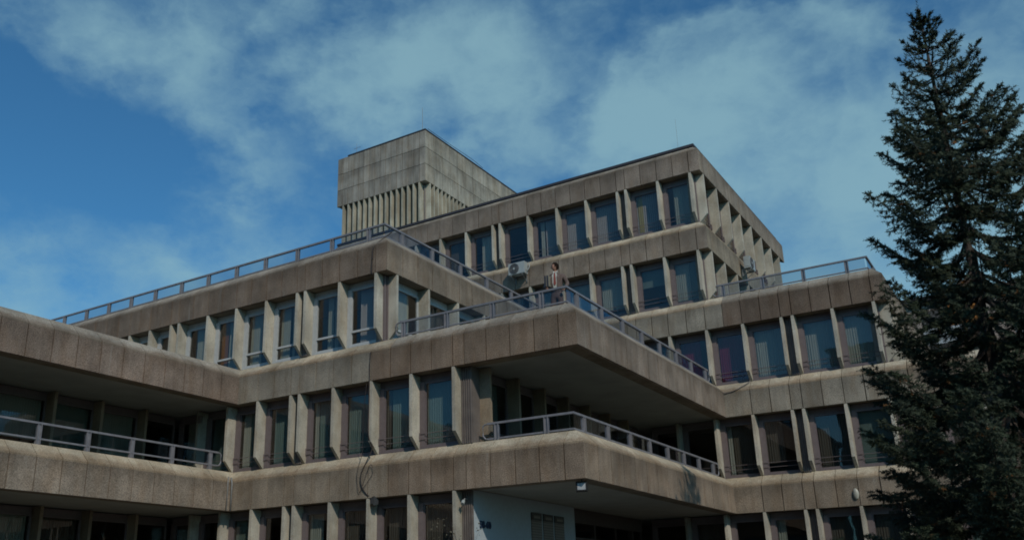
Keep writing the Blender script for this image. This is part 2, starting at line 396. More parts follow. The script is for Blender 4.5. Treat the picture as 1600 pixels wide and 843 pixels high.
# --- fins (left faces) measured row by row
B0 = [-14.14, -12.77, -11.40, -10.04, -9.65, -8.24, -6.81, -5.38, -3.90]
B1 = [-14.12, -12.73, -11.37, -9.95, -9.59, -8.22, -6.77, -5.32, -3.87]
B2 = [-22.4, -21.0, -19.6, -18.2, -17.06, -15.92, -15.50, -14.02, -12.62, -11.23, -9.86, -9.51, -8.08, -6.64]
RP = [-.48, .89, 2.25, 2.63, 4.0, 5.37, 6.72, 8.03, 8.42, 9.8, 11.2, 12.6]
R0 = [-1.9]+RP; R1 = [-1.9]+RP
R2 = [-4.97, -3.55, -3.18, -1.88, -.44, .91, 2.29, 2.68, 4.03, 5.37]
R3 = [-12.4, -10.99, -9.57, -9.20, -7.80, -6.38, -4.98, -3.57, -3.19, -1.80, -.44]
R4 = [-17.9, -16.5, -15.2, -14.83, -13.8, -12.4, -10.99, -9.57, -9.20, -7.77, -6.36, -4.98, -3.55, -3.17, -1.79, -.44]
S2 = [.50, 2.19, 3.90, 5.6, 7.3, 9.0, 10.6]
SX = [12.50, 14.10, 15.72, 17.34, 18.98, 20.62, 22.22, 23.72]
S23 = SX
SW = [-13.4, -11.75, -10.05, -8.35, -6.54, -4.61, -2.96, -1.27]

# --- storeys
# ground floor
storey('F', 0, 0, B0, -15.45, -3.9, endL=-15.40, endR=None, curtains=['dark', None, 'teal', None, 'sheer:0,.5', 'dark', 'dark:.1,.8', 'dark:.0,.8', 'dark:.1,1'])
storey('F', YR, 0, R0, -3.4, 13, endL=-3.3, endR=14, curtains=[None, 'dark', None, 'sheer:0,.3', 'dark', 'dark', None, 'teal', None])
storey('S', -15.12, 0, SW, -15, 0, endR=.30, curtains=[None, 'dark', 'teal', None, 'sheer', 'dark', None, None])
# first floor
storey('F', 0, 1, B1, -15.45, -3.87, endL=-15.40, curtains=['pale:.1,.5,.0', 'teal', 'pale:.05,.35+teal:.36,1', 'sheerteal:.05,1', 'pale:0,.16+sheerteal:.18,1', 'sheerteal', 'dark:0,.15+sheerteal:.17,1', 'sheerteal'])
storey('S', -15.12, 1, SW, -15, 0, endR=.30, curtains=['teal', 'teal:0,1,.35', 'sheerteal:.0,.5', 'teal:0,.9,.4', 'sheer:0,1,.35', 'teal:0,1,.3', 'sheer', None])
storey('F', YR, 1, R1, -3.1, 13, endL=-3.0, endR=14, curtains=[None, None, 'pale:0,.18+dark:.2,1', 'dark:.0,.6,.2', 'dark', 'teal', 'dark', 'dark', None])
S1 = [.72, 2.35, 3.95, 5.55, 7.15, 8.75, 10.35]
storey('S', -3.06, 1, S1, .7, 12.4, endR=12.3, curtains=['teal:0,.8', None, None, 'dark', None, None])
# second floor
storey('F', 0, 2, B2, -26, XC, endL=-24, style='white', curtains=[None, None, None, None, 'sheer', 'dark', 'sheer:.2,.9', 'orange:0,.3+sheer:.35,.9', 'sheer:.0,.5', 'sheer:0,.4+pale:.5,.6', 'sheer:.3,.5+pale:.55,.7', 'blind:.2,1'])
storey('S', XC, 2, S2, 0, YR, style='white', endR=YR+.3, curtains=['pale:0,.8', 'dark', 'sheer', None, 'sheer'])
storey('F', YR, 2, R2, XC, X3, endL=XC-.3, curtains=[None, 'sheer', 'dark', 'purple:0,.7', 'purple', 'sheer', 'sheer', 'sheer'])
storey('S', X3, 2, S23, YR, YB, endR=None, curtains=['sheer', None])
# third floor
storey('F', YR, 3, R3, -24, X4, endL=-14, curtains=[None, 'dark', None, 'sheer:0,.5', 'sheer:0,.6', 'sheer', 'sheer:.0,1.,.2', 'teal:0,1,.6', 'sheer:0,.55,.08+teal:.55,1,.08'])
storey('S', X4, 3, SX, YR, YB, curtains=['sheer', None])
# fourth floor
storey('F', YR, 4, R4, -24, X4, endL=-18.6, curtains=[None, None, None, 'dark', None, 'dark', 'pale:.3,1', None, 'pale:.1,.3+blind:.35,1', 'blind:.0,1', 'blind', 'blind:0,1+yellow:.03,.26,.0', 'sheer:.2,1'])
storey('S', X4, 4, SX, YR, YB, curtains=['sheer', None])
corner_post(XC, 0, 2); corner_post(X4, YR, 3); corner_post(X4, YR, 4); corner_post(X3, YR, 2)

# first-floor corner under the terrace: ribbed face, brown return
zb1 = Z[1]+CT; h1 = Z[2]-zb1
place('ribbed_panel', rib_mesh(.36, h1), bld, (-3.77, .30, zb1))
place('corner_return', MB().box(-3.50, -3.41, .337, .72, zb1, Z[2]+.02).mesh('corner_return', M_RIB), bld)
zb0 = Z[0]+CT; h0 = Z[1]-zb0
place('ribbed_panel', rib_mesh(.34, h0), bld, (-3.80, .30, zb0))

# white entrance wall, doors beyond it
place('entrance_wall', MB().box(-3.9, -3.48, .37, 6.4, GZ+.02, Z[1]+.02).mesh('entrance_wall', M_WHITE), bld)
df = MB().box(-3.74, -3.62, 6.41, 12.3, -.50, Z[1]+.02)
for y in (6.43, 8.2, 9.9, 11.4, 12.2): df.box(-3.72, -3.64, y, y+.07, GZ+.02, -.503)
df.box(-3.72, -3.64, 6.5, 12.2, -1.02, -.95)
place('entrance_frame', df.mesh('entrance_frame', M_HEAD), bld)
place('entrance_glass', MB().box(-3.69, -3.675, 6.42, 12.25, GZ+.05, -.51).mesh('entrance_glass', M_GLASS), bld)

# --- fascias
def b_F2(u): return LIGHT if u < -6.55 else BROWN
fascia('S', XW, Z[2], -15, 0, 0, 1, lambda u: (.31, .255, .212, 1), pitch=.735, cope=COPEG)
fascia('F', 0, Z[2], XW, 0, -1, -1, b_F2, B1+[-3.50, -2.78, -2.04, -1.30, -.58], cope=lambda u: COPE if u < XC-.1 else COPEG)
fascia('S', 0, Z[2], 0, YR, 1, 1, (.335, .292, .245, 1), pitch=.79, cope=COPEG)
fascia('F', YR, Z[2], 0, 13.5, -1, -1, lambda u: LIGHT if u < 5.9 else MID, R1)
fascia('S', 13.5, Z[2], YR, YB, 1, 0, MID)
fascia('S', XW-.05, Z[1], -15, 0, 0, 1, (.345, .30, .245, 1), pitch=.735)
fascia('F', 0, Z[1], XW-.05, 0, -1, -1, lambda u: (.345, .305, .245, 1) if u < -6.4 else (.325, .268, .210, 1), B0+[-3.50, -2.75, -2.0, -1.3, -.6])
fascia('S', 0, Z[1], 0, YR, 1, 1, (.335, .282, .222, 1), pitch=.79)
fascia('F', YR, Z[1], 0, 13.5, -1, -1, MID, R0)
fascia('S', 13.5, Z[1], YR, YB, 1, 0, MID)
fascia('F', 0, Z[3], -26, XC, 0, -1, (.262, .217, .175, 1), B2, cope=COPEG)
fascia('S', XC, Z[3], 0, YR, 1, 1, MID, pitch=.80, cope=COPEG)
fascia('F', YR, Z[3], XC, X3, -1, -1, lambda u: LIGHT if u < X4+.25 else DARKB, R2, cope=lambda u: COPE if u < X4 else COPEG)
fascia('S', X3, Z[3], YR, YB, 1, 0, MID, SX, cope=COPEG)
fascia('F', YR, Z[4], -18.8, X4, 0, -1, (.335, .29, .24, 1), R3)
fascia('S', X4, Z[4], YR, YB, 1, -1, (.38, .34, .265, 1), SX, pitch=.8)
fascia('F', YR, Z[5], -18.8, X4, 0, -1, (.32, .275, .232, 1), R4, cope=COPEG, cap=True)
fascia('S', X4, Z[5], YR, YB, 1, -1, (.36, .325, .27, 1), SX, pitch=.8, cope=COPEG, cap=True)
# --- floor slabs (soffits, terraces)
def slab(rects, z, t=.95):
    m = MB()
    for (x0, x1, y0, y1) in rects: m.box(x0, x1, y0, y1, z+.03, z+t)
    place('floor_slab', m.mesh('floor_slab', M_SOFFIT), bld)
e = .15
for n in (1, 2):
    slab([(-30, XW-.05-e, -15, e), (-30, -e, e, YR+e), (-30, 13.5-e, YR+e, YB)], Z[n])
slab([(-27, XC-e, e, YR+e), (-27, X3-e, YR+e, YB)], Z[3])
for n in (4, 5): slab([(-18.8, X4-e, YR+e, YB-.15)], Z[n])
# hidden back faces and rooms
def rooms(n, rects):
    m = MB()
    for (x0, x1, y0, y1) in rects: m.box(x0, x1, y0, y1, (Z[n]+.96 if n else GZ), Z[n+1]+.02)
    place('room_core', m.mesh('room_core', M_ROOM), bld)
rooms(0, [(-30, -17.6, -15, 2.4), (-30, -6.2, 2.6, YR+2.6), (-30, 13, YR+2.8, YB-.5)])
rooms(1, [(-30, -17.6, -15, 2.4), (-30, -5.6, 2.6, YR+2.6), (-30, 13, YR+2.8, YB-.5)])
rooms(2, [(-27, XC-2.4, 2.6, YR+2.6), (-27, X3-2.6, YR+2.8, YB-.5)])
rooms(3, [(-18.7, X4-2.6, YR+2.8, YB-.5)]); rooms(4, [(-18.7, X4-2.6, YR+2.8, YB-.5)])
place('end_wall', MB().box(-18.8, -18.5, YR+.35, YB-.2, Z[4]-3, Z[5]+CT).mesh('end_wall', M_FIN), bld, color=FINC)
place('back_wall', MB().box(-30, 13.4, YB-.12, YB+.1, GZ, Z[3]+.5).box(-18.79, X4-.36, YB-.10, YB+.02, Z[3]+.51, Z[5]+CT-.02).mesh('back_wall', M_FIN), bld, color=FINC)
place('plinth', MB().box(-15.1, -3.9, .05, .36, GZ, Z[0]+CT-.01).box(-3.3, 13.4, YR+.05, YR+.36, GZ, Z[0]+CT-.01).box(-15.5, -15.11, -15, .04, GZ, Z[0]+CT-.01).mesh('plinth', M_PANEL), bld, color=MID)

# --- tower
TY, TX0, TX1, TZ0, TZ1, TYB = 14.0, -20.40, -14.52, 17.58, 20.46, 24.0
def tower():
    rows = 3; rh = (TZ1-TZ0)/rows
    for r in range(rows):
        n = 16; w = (TX1-TX0)/n
        for i in range(n):
            k1 = -1 if i == n-1 else 0
            v = R.uniform(.86, 1.06); c = TOW
            place('tower_panel', panel_mesh(w, 0, k1, rh-.016, M_TOWER), bld, W('F', TY, TX0+i*w, R.uniform(-.003, .003), TZ0+r*rh), 0, (c[0]*v, c[1]*v, c[2]*v, 1))
        n = 13; w = (TYB-TY)/n
        for i in range(n):
            k0 = 1 if i == 0 else 0
            v = R.uniform(.9, 1.08); c = (.48, .475, .41)
            place('tower_panel', panel_mesh(w, k0, 0, rh-.016, M_TOWER), bld, W('S', TX1, TY+i*w, R.uniform(-.003, .003), TZ0+r*rh), HP, (c[0]*v, c[1]*v, c[2]*v, 1))
    place('tower_core', MB().box(TX0+.02, TX1-.11, TY+.11, TYB, TZ0+.05, TZ1-.02).mesh('tower_core', M_CORE), bld)
    place('tower_soffit', MB().box(TX0+.03, TX1-.12, TY+.12, TYB, TZ0+.02, TZ0+.045).mesh('tower_soffit', M_SOFFIT), bld)
    place('tower_flashing', MB().box(TX0+.7, TX1+.02, TY-.02, TYB, TZ1-.016+.01, TZ1+.06).mesh('tower_flashing', M_CAP), bld)
    zb = 14.98; h = TZ0-zb
    fm = MB().prism([(.012, .42), (.30, .004), (.45, .004), (.45, h+.01), (.012, h+.01)], 0, .085).mesh('tower_fin', M_FIN)
    for i in range(15):
        v = R.uniform(.95, 1.05); place('tower_fin', fm, bld, W('F', TY, TX0+.38+i*(5.88-.75-.085)/14, 0, zb), 0, (.55*v, .55*v, .46*v, 1))
    for i in range(22):
        v = R.uniform(.95, 1.05); place('tower_fin', fm, bld, W('S', TX1, TY+.42+i*.36, 0, zb), HP, (.55*v, .55*v, .46*v, 1))
    place('tower_shaft', MB().box(TX0+.34, TX1-.42, TY+.42, TYB-.1, Z[5]-3, TZ0+.03).mesh('tower_shaft', M_RIB), bld)
    place('tower_plinth', MB().box(TX0+.36, TX1-.33, TY+.33, TYB-.12, Z[5]-3, zb+.003).mesh('tower_plinth', M_FIN), bld, color=FINC)
    m = MB().tube([(TX1-.30, TY+.36, zb), (TX1-.30, TY+.36, TZ0)], .04).tube([(TX1-.40, TY+.30, zb), (TX1-.40, TY+.30, TZ0)], .03)
    place('tower_pipe', m.mesh('tower_pipe', M_RIB), bld)
tower()

# ------------------------------------------------------------------ railings
def railing(label, path, posts, ztop, zbase, group='balcony and terrace railings', ends=(True, True)):
    """path: list of (x,y); posts: distances along it"""
    t = thing('balcony_railing', label, 'railing', (path[0][0], path[0][1], zbase), 0, group)
    P = [Vector((*p, 0)) for p in path]; L = [0]
    for a, b in zip(P, P[1:]): L.append(L[-1]+(b-a).length)
    zt = ztop; zl = ztop-.44
    def at(s):
        for i in range(len(P)-1):
            if s <= L[i+1]+1e-6:
                d = (P[i+1]-P[i]).normalized(); return P[i]+d*(s-L[i]), math.atan2(d.y, d.x)
        d = (P[-1]-P[-2]).normalized(); return P[-1], math.atan2(d.y, d.x)
    pm = cached('post', lambda: MB().box(-.055, .055, -.012, .012, 0, 1).box(-.062, -.042, -.05, .05, 0, 1).box(.042, .062, -.05, .05, 0, 1).mesh('post', M_RAIL))
    for s in posts:
        p, a = at(s); o = place('post', pm, t, (p.x, p.y, zbase+.0), a); o.scale = (1, 1, zt-.055-zbase)
    for i in range(len(P)-1):
        ln = (P[i+1]-P[i]).length; a = math.atan2((P[i+1]-P[i]).y, (P[i+1]-P[i]).x)
        # corners: outer rail mitred
        tl = 1 if i < len(P)-2 else 0; tf = 1 if i > 0 else 0
        prof = lambda z0, z1, d: [(-d, z0), (d, z0), (d, z1), (-d, z1)]
        k0 = 1*tf; k1 = -1*tl
        place('top_rail', MB().prism(prof(zt-.055, zt, .04), 0, ln, -k0 if TURN < 0 else k0, -k1 if TURN < 0 else k1).mesh('top_rail', M_RAIL), t, (P[i].x, P[i].y, 0), a)
        place('bottom_rail', MB().prism(prof(zl-.022, zl+.022, .024), 0, ln, -k0 if TURN < 0 else k0, -k1 if TURN < 0 else k1).mesh('bottom_rail', M_RAIL), t, (P[i].x, P[i].y, 0), a)
        ss = [L[i]]+[s for s in posts if L[i]+.05 < s < L[i+1]-.05]+[L[i+1]]
        for s0, s1 in zip(ss, ss[1:]):
            if s1-s0 < .2: continue
            w = round(s1-s0-.12, 2)
            p, aa = at(s0+.06) if s0 > L[i] else (P[i]+(P[i+1]-P[i]).normalized()*.02, a)
            place('glass_pane', cached(('rp', w), lambda: MB().box(0, w, -.005, .005, -.40, -.06).mesh('glass_pane', M_RGLASS)), t, (p.x, p.y, zt), a)
    for e_, (pt, sgn) in zip(ends, ((P[0], -1), (P[-1], 1))):
        if not e_: continue
        d = ((P[1]-P[0]) if sgn < 0 else (P[-1]-P[-2])).normalized()*sgn
        z0 = zl; r = .07; pts = [pt+Vector((0, 0, zt-.03)), pt+d*.10+Vector((0, 0, zt-.035)), pt+d*.16+Vector((0, 0, zt-.09)), pt+d*.16+Vector((0, 0, zl+.10)), pt+d*.08+Vector((0, 0, zl+.01)), pt+Vector((0, 0, zl))]
        pts = [q-t.location for q in pts]
        place('rail_end', MB().tube(pts, .024, 8).mesh('rail_end', M_RAIL), t, (0,0,0), world=False)
    return t
dr = .47
TURN = -1
def posts_between(L0, vals): return [v-L0 for v in vals]
# first-floor balcony of the left wing
railing('grey metal and glass railing along the left wing balcony, on the lowest parapet at left', [(XW-.05-dr, -14.5), (XW-.05-dr, -.25)], posts_between(-14.5, [-14.3, -12.5, -11, -9.5, -8, -6.50, -5.0, -3.53, -2.06, -.55]), 1.79, Z[1]+CT-.01, ends=(False, True))
TURN = 1
f1x = -3.02
railing('grey metal and glass railing round the first-floor corner balcony, above the floodlight', [(f1x, dr), (-dr, dr), (-dr, YR-.20)], [.28, 1.78] + [(-dr-f1x)+v-dr for v in (1.07, 2.57, 4.1, 5.58, 7.05, 8.5, 9.95, 11.42)], 1.69, Z[1]+CT-.01)
f2x = -5.98
railing('grey metal and glass railing of the middle terrace where the man stands', [(f2x, dr), (-dr, dr), (-dr, YR-.16)], [.12, 1.66, 3.21, 4.77] + [(-dr-f2x)+v-dr for v in (1.09, 2.68, 4.17, 5.66, 7.16, 8.66, 10.13, 11.65)], 5.10, Z[2]+CT-.01)
railing('grey metal and glass railing of the long upper left roof terrace, below the tower', [(-26, dr), (XC-dr, dr), (XC-dr, YR-.2)], [v+26 for v in (-24.5, -23.05, -21.6, -20.2, -18.85, -17.45, -16.0, -14.58, -13.15, -11.75, -10.28, -8.77, -7.24)] + [(XC-dr+26)+v-dr for v in (1.38, 3.08, 4.83, 6.6, 8.4, 10.1, 11.6)], 8.45, Z[3]+CT-.01, ends=(False, True))
railing('grey metal and glass railing of the right roof terrace, touching the spruce', [(.05, YR+dr), (X3-dr, YR+dr), (X3-dr, YB-1)], [.22, 1.70, 3.17, 4.65] + [(X3-dr-.05)+v for v in (1.2, 2.7, 4.2, 5.7, 7.2, 8.7, 10.2)], 8.45, Z[3]+CT-.01, ends=(True, False))
# ------------------------------------------------------------------ air conditioners
def ac(label, loc, rz, w=.84, h=.58, dp=.32):
    t = thing('air_conditioner', label, 'air conditioner', loc, rz, 'air conditioner units on the facade')
    b = .02
    body = MB().prism([(b, 0), (dp, 0), (dp, h), (b, h), (0, h-b), (0, b)], 0, w)
    body.box(-.012, .0, .04, dp-.04, .06, h-.06)
    place('casing', body.mesh('casing', M_ACW), t, world=False)
    ring = MB(); cx, cz = w*.36, h*.5; r = .235; n = 28
    for k in range(8):
        rr = r*(k+1)/8
        ring.tube([(cx+rr*math.cos(2*math.pi*i/n), -.012, cz+rr*math.sin(2*math.pi*i/n)) for i in range(n+1)], .0045, 4)
    for k in range(8):
        a = math.pi*k/8; ring.tube([(cx-r*math.cos(a), -.012, cz-r*math.sin(a)), (cx+r*math.cos(a), -.012, cz+r*math.sin(a))], .004, 4)
    place('fan_grille', ring.mesh('fan_grille', M_ACG), t, world=False)
    place('fan_opening', MB().cyl((cx, -.004, cz), (0, 1, 0), r, .02, 28).mesh('fan_opening', M_ACG), t, world=False)
    place('fan_hub', MB().cyl((cx, -.022, cz), (0, 1, 0), .05, .02, 14).mesh('fan_hub', M_ACW), t, world=False)
    br = MB()
    for x in (.12, w-.12): br.box(x-.02, x+.02, 0, dp+.14, -.045, -.003).box(x-.02, x+.02, dp+.10, dp+.135, -.30, -.046).tube([(x, .03, -.04), (x, dp+.1, -.27)], .012, 5)
    place('bracket', br.mesh('bracket', M_STEEL), t, world=False)
    place('hose', MB().tube([(w+.0, .12, .16), (w+.07, .14, .12), (w+.09, .22, .22), (w+.05, dp+.08, .40), (w-.0, dp+.12, .55)], .02, 7).mesh('hose', M_ACW), t, world=False)
ac('white air conditioner unit with round fan grille, on the parapet behind the standing man', (-8.51, YR-.45, 10.39), 0, .78, .53, .30)
ac('white air conditioner unit seen edge-on, on the right side facade above the right terrace', (X4+.47, 16.15, 10.22), HP, .74, .52, .26)

# ------------------------------------------------------------------ lamps, sign, cables, antennas
def floodlight(label, loc, rz, lens=True):
    t = thing('floodlight', label, 'floodlight', loc, rz, 'floodlights under the lowest parapet')
    place('housing', MB().prism([(0, -.26), (.03, -.29), (.15, -.25), (.16, -.10), (.02, -.03), (0, -.05)], -.14, .14).mesh('housing', M_BLACK), t, world=False)
    place('lens', MB().box(-.10, .10, -.004, .003, -.235, -.075).mesh('lens', M_LENS if lens else M_ACG), t, world=False)
    place('arm', MB().box(-.012, .012, .06, .09, -.12, .035).mesh('arm', M_BLACK), t, world=False)
floodlight('black floodlight with bright lens hanging under the corner of the first-floor balcony', (-.20, .16, Z[1]-.01), .25)
floodlight('dark floodlight under the lowest parapet where the loose cables end', (-6.62, .0, Z[1]+.07), -.5, False)
t = thing('wall_lamp', 'oval pale wall lamp on the lowest right parapet, left of the spruce', 'wall lamp', (3.96, YR-.005, .14))
place('lamp_base', MB().cyl((0, 0, .16), (0, -1, 0), .10, .02, 18).mesh('lamp_base', M_STEEL), t, world=False)
lm = MB(); n = 16
for j in range(6):
    a = j/5*HP
    lm.v += [(.095*math.cos(a)*math.cos(2*math.pi*i/n), -.02-.07*math.sin(a), .16+.185*math.cos(a)*math.sin(2*math.pi*i/n)) for i in range(n)]
lm.f += [(j*n+i, j*n+(i+1) % n, (j+1)*n+(i+1) % n, (j+1)*n+i) for j in range(5) for i in range(n)]
MATS['lampglass'] = simple('lamp_glass', (.36, .35, .29), .4)
place('lamp_glass', lm.mesh('lamp_glass', MATS['lampglass'], True), t, world=False)
t = thing('security_camera', 'small white camera on a bracket high on the ribbed corner by the white wall', 'camera', (-3.62, .30, -.42))
place('camera_arm', MB().tube([(0, 0, .12), (0, -.12, .12), (0, -.18, .05)], .014, 6).mesh('camera_arm', M_ACW), t, world=False)
place('camera_body', MB().cyl((0, -.18, .06), (.1, -.5, -.55), .045, .12, 12, .05).mesh('camera_body', M_ACW), t, world=False)
t = thing('junction_box', 'pale square box on the pillar under the left wing soffit', 'junction box', (-14.02, .02, 3.0))
place('cover', MB().box(0, .16, -.06, .02, -.1, .14).mesh('cover', M_RIB), t, world=False)
place('knockout', MB().cyl((.08, -.061, .02), (0, -1, 0), .03, .01, 10).mesh('knockout', M_FRAME), t, world=False)

def text_mesh(txt, size, ext, mat, name):
    c = bpy.data.curves.new('t', 'FONT'); c.body = txt; c.size = size; c.extrude = ext; c.align_x = 'LEFT'; c.offset = .008
    o = bpy.data.objects.new('t', c); COL.objects.link(o); dg = bpy.context.evaluated_depsgraph_get(); dg.update()
    m = bpy.data.meshes.new_from_object(o.evaluated_get(dg)); bpy.data.objects.remove(o); m.materials.clear(); m.materials.append(mat); m.name = name
    return m
M_NUM = simple('dark_blue_number', (.01, .03, .07), .5)
o = place('house_number', text_mesh('58-60', .25, .012, M_NUM, 'house_number'), None, (-3.466, .66, -1.02)); o.rotation_euler = (HP, 0, HP)
o['label'] = 'dark blue house number 58-60 on the white entrance wall'; o['category'] = 'house number'
M_BOARD = NB('tenant_board'); b = M_BOARD; tc = b.n('ShaderNodeTexCoord'); sp = b.n('ShaderNodeSeparateXYZ'); b.set(sp.inputs[0], tc.outputs['Object'])
ln = b.math('GREATER_THAN', b.math('FRACT', b.math('MULTIPLY', sp.outputs['Z'], 13.)), .72)
b.set(b.p.inputs['Base Color'], b.mix(ln, (.23, .21, .18, 1), (.14, .12, .10, 1))); b.p.inputs['Roughness'].default_value = .6
M_BHEAD = simple('board_header', (.07, .066, .06), .6)
for i, y0 in enumerate((3.52, 4.25, 4.98)):
    t = thing('notice_board', ['first of three grey tenant boards on the white entrance wall, nearest the house number', 'middle one of three grey tenant boards on the white entrance wall', 'last of three grey tenant boards on the white entrance wall, nearest the dark doors'][i], 'notice board', (-3.478, y0, -.42), 0, 'tenant boards on the entrance wall')
    place('header', MB().box(0, .035, 0, .61, -.21, 0).mesh('header', M_BHEAD), t, world=False)
    place('header_plate', MB().box(.035, .04, .12, .50, -.16, -.07).mesh('header_plate', M_BOARD.m), t, world=False)
    place('board', MB().box(0, .028, 0, .61, -1.35, -.216).mesh('board', M_BOARD.m), t, world=False)

def cable(label, pts, r, mat=M_CABLE, name='cable', cat='cable', group=None):
    P = [Vector(p) for p in pts]; o0 = P[0]; out = []
    for i in range(len(P)-1):
        p0 = P[max(i-1, 0)]; p1 = P[i]; p2 = P[i+1]; p3 = P[min(i+2, len(P)-1)]
        for k in range(6):
            t = k/6; out.append(.5*((2*p1)+(p2-p0)*t+(2*p0-5*p1+4*p2-p3)*t*t+(3*p1-p0-3*p2+p3)*t**3)-o0)
    out.append(P[-1]-o0)
    m = MB().tube(out, r, 6).mesh(name, mat, True)
    o = place(name, m, None, o0); o['label'] = label; o['category'] = cat
    if group: o['group'] = group
c2 = -.012
cable('thick dark cable hanging down the upper left parapet beside its corner', [(-6.15-.2, .5, 8.1), (-6.5, .2, 7.78), (-6.66, .0, 7.5), (-6.70, -.02, 7.2), (-6.72, -.02, 6.7), (-6.70, .02, 6.62)], .022)
cable('dark cable running down past the first-floor fin to the loose loops', [(-6.72, c2, 4.17), (-6.74, c2-.01, 3.8), (-6.75, c2, 3.35), (-6.74, -.03, 2.6), (-6.74, -.03, 1.7), (-6.70, .10, 1.35), (-6.82, .02, .98), (-6.98, -.04, .6), (-6.96, -.04, .3), (-6.80, -.02, .05), (-6.66, .02, -.05)], .016)
cable('thin loose cable looped over the lowest parapet, left of the thick one', [(-6.86, .0, 3.25), (-6.95, -.02, 2.2), (-7.0, .03, 1.25), (-7.08, -.02, .9), (-7.12, -.05, .5), (-7.02, -.05, .1), (-6.9, -.03, .35), (-6.72, -.06, .7), (-6.6, -.06, .85), (-6.55, -.05, .6), (-6.75, -.05, .35), (-6.9, -.04, .2)], .007)
cable('brown hose sagging on the pale sill at the inner corner right of the terrace railing', [(-.25, YR-.25, 4.45), (-.1, YR-.12, 4.25), (.15, YR-.02, 4.18), (.45, YR-.02, 4.24), (.75, YR+.1, 4.40), (.95, YR+.25, 4.56)], .016, M_RIB, 'hose', 'hose')
t = thing('downpipe', 'pair of thin pale pipes in the inner corner of the lowest left parapet', 'pipe', (XW-.03, -.04, Z[1]))
place('pipe', MB().tube([(0, -.12, 1.05), (.03, -.16, .88), (.035, -.18, 0)], .02, 8).mesh('pipe', M_STEEL, True), t, world=False)
place('pipe', MB().tube([(0.02, -.03, 1.02), (.07, -.03, .86), (.07, -.03, 0)], .028, 8).mesh('pipe', M_STEEL, True), t, world=False)
def antenna(label, loc, h, r=.014, side=False):
    t = thing('antenna', label, 'antenna', loc, 0, 'rods on the roofs')
    place('mast', MB().tube([(0, 0, 0), (0, 0, h)], r, 6, r*.6).mesh('mast', M_STEEL), t, world=False)
    place('foot', MB().cyl((0, 0, 0), (0, 0, 1), .12, .10, 10, .05).mesh('foot', M_CAP), t, world=False)
    if side: place('cross_arm', MB().tube([(-.2, 0, h*.6), (.2, .1, h*.72)], .01, 5).mesh('cross_arm', M_STEEL), t, world=False)
antenna('tall thin lightning rod on the near corner of the tower', (TX1-.38, TY+.3, TZ1+.06), 1.5)
antenna('short rod on the left end of the tower roof', (-19.35, TY+.3, TZ1+.06), .75, .01, True)
antenna('thin rod on the near corner of the top roof', (-1.05, YR+1, Z[5]+CT), 1.8, .006)
antenna('thin rod towards the back of the top roof, right edge', (X4-1, 22.6, Z[5]+CT), 1.8, .006)
t = thing('roof_vent', 'small dark roof vent behind the upper left railing', 'roof vent', (-12.2, 1.9, Z[3]+.95))
place('vent_body', MB().cyl((0, 0, 0), (0, 0, 1), .30, .62, 16, .34).mesh('vent_body', M_ACG), t, world=False)
place('vent_cap', MB().cyl((0, 0, .62), (0, 0, 1), .42, .22, 16, .08).mesh('vent_cap', M_CAP), t, world=False)
cable('cable fixed along the tower roof edge', [(TX1+.04, TY+.2, TZ1+.12), (TX1+.06, TY+2.2, TZ1+.10), (TX1+.05, TY+4.4, TZ1+.16), (TX1+.06, TY+5.6, TZ1+.08)], .012)

# ------------------------------------------------------------------ twiggy plant at the ribbed corner
def plant():
    t = thing('climbing_plant', 'thin twiggy plant with small leaves at the foot of the ribbed corner', 'plant', (-3.62, .10, -3.3))
    st = MB(); lf = MB(); r = random.Random(3)
    for k in range(7):
        p = Vector((r.uniform(-.08, .04), 0, 0)); pts = [p.copy()]
        d = Vector((r.uniform(-.1, .12), r.uniform(-.10, .02), 1))
        for i in range(9):
            d = (d+Vector((r.uniform(-.16, .16), r.uniform(-.1, .08), 0))).normalized(); p = p+d*.27*r.uniform(.8, 1.15); pts.append(p.copy())
            if i > 3:
                for _ in range(4):
                    c = p+Vector((r.gauss(0, .05), r.gauss(0, .06), r.gauss(0, .1))); a = Vector((r.gauss(0, 1), r.gauss(0, 1), r.gauss(0, 1))).normalized(); b2 = a.orthogonal().normalized()*.02
                    lf.add([c-a*.03, c+b2, c+a*.03, c-b2], [(0, 1, 2, 3)])
        st.tube(pts, .007, 5, .002)
    place('stem', st.mesh('stem', M_CABLE), t, world=False)
    o = place('foliage', lf.mesh('foliage', simple('dry_leaf', (.06, .055, .03), .7)), t, world=False); o['kind'] = 'stuff'
plant()

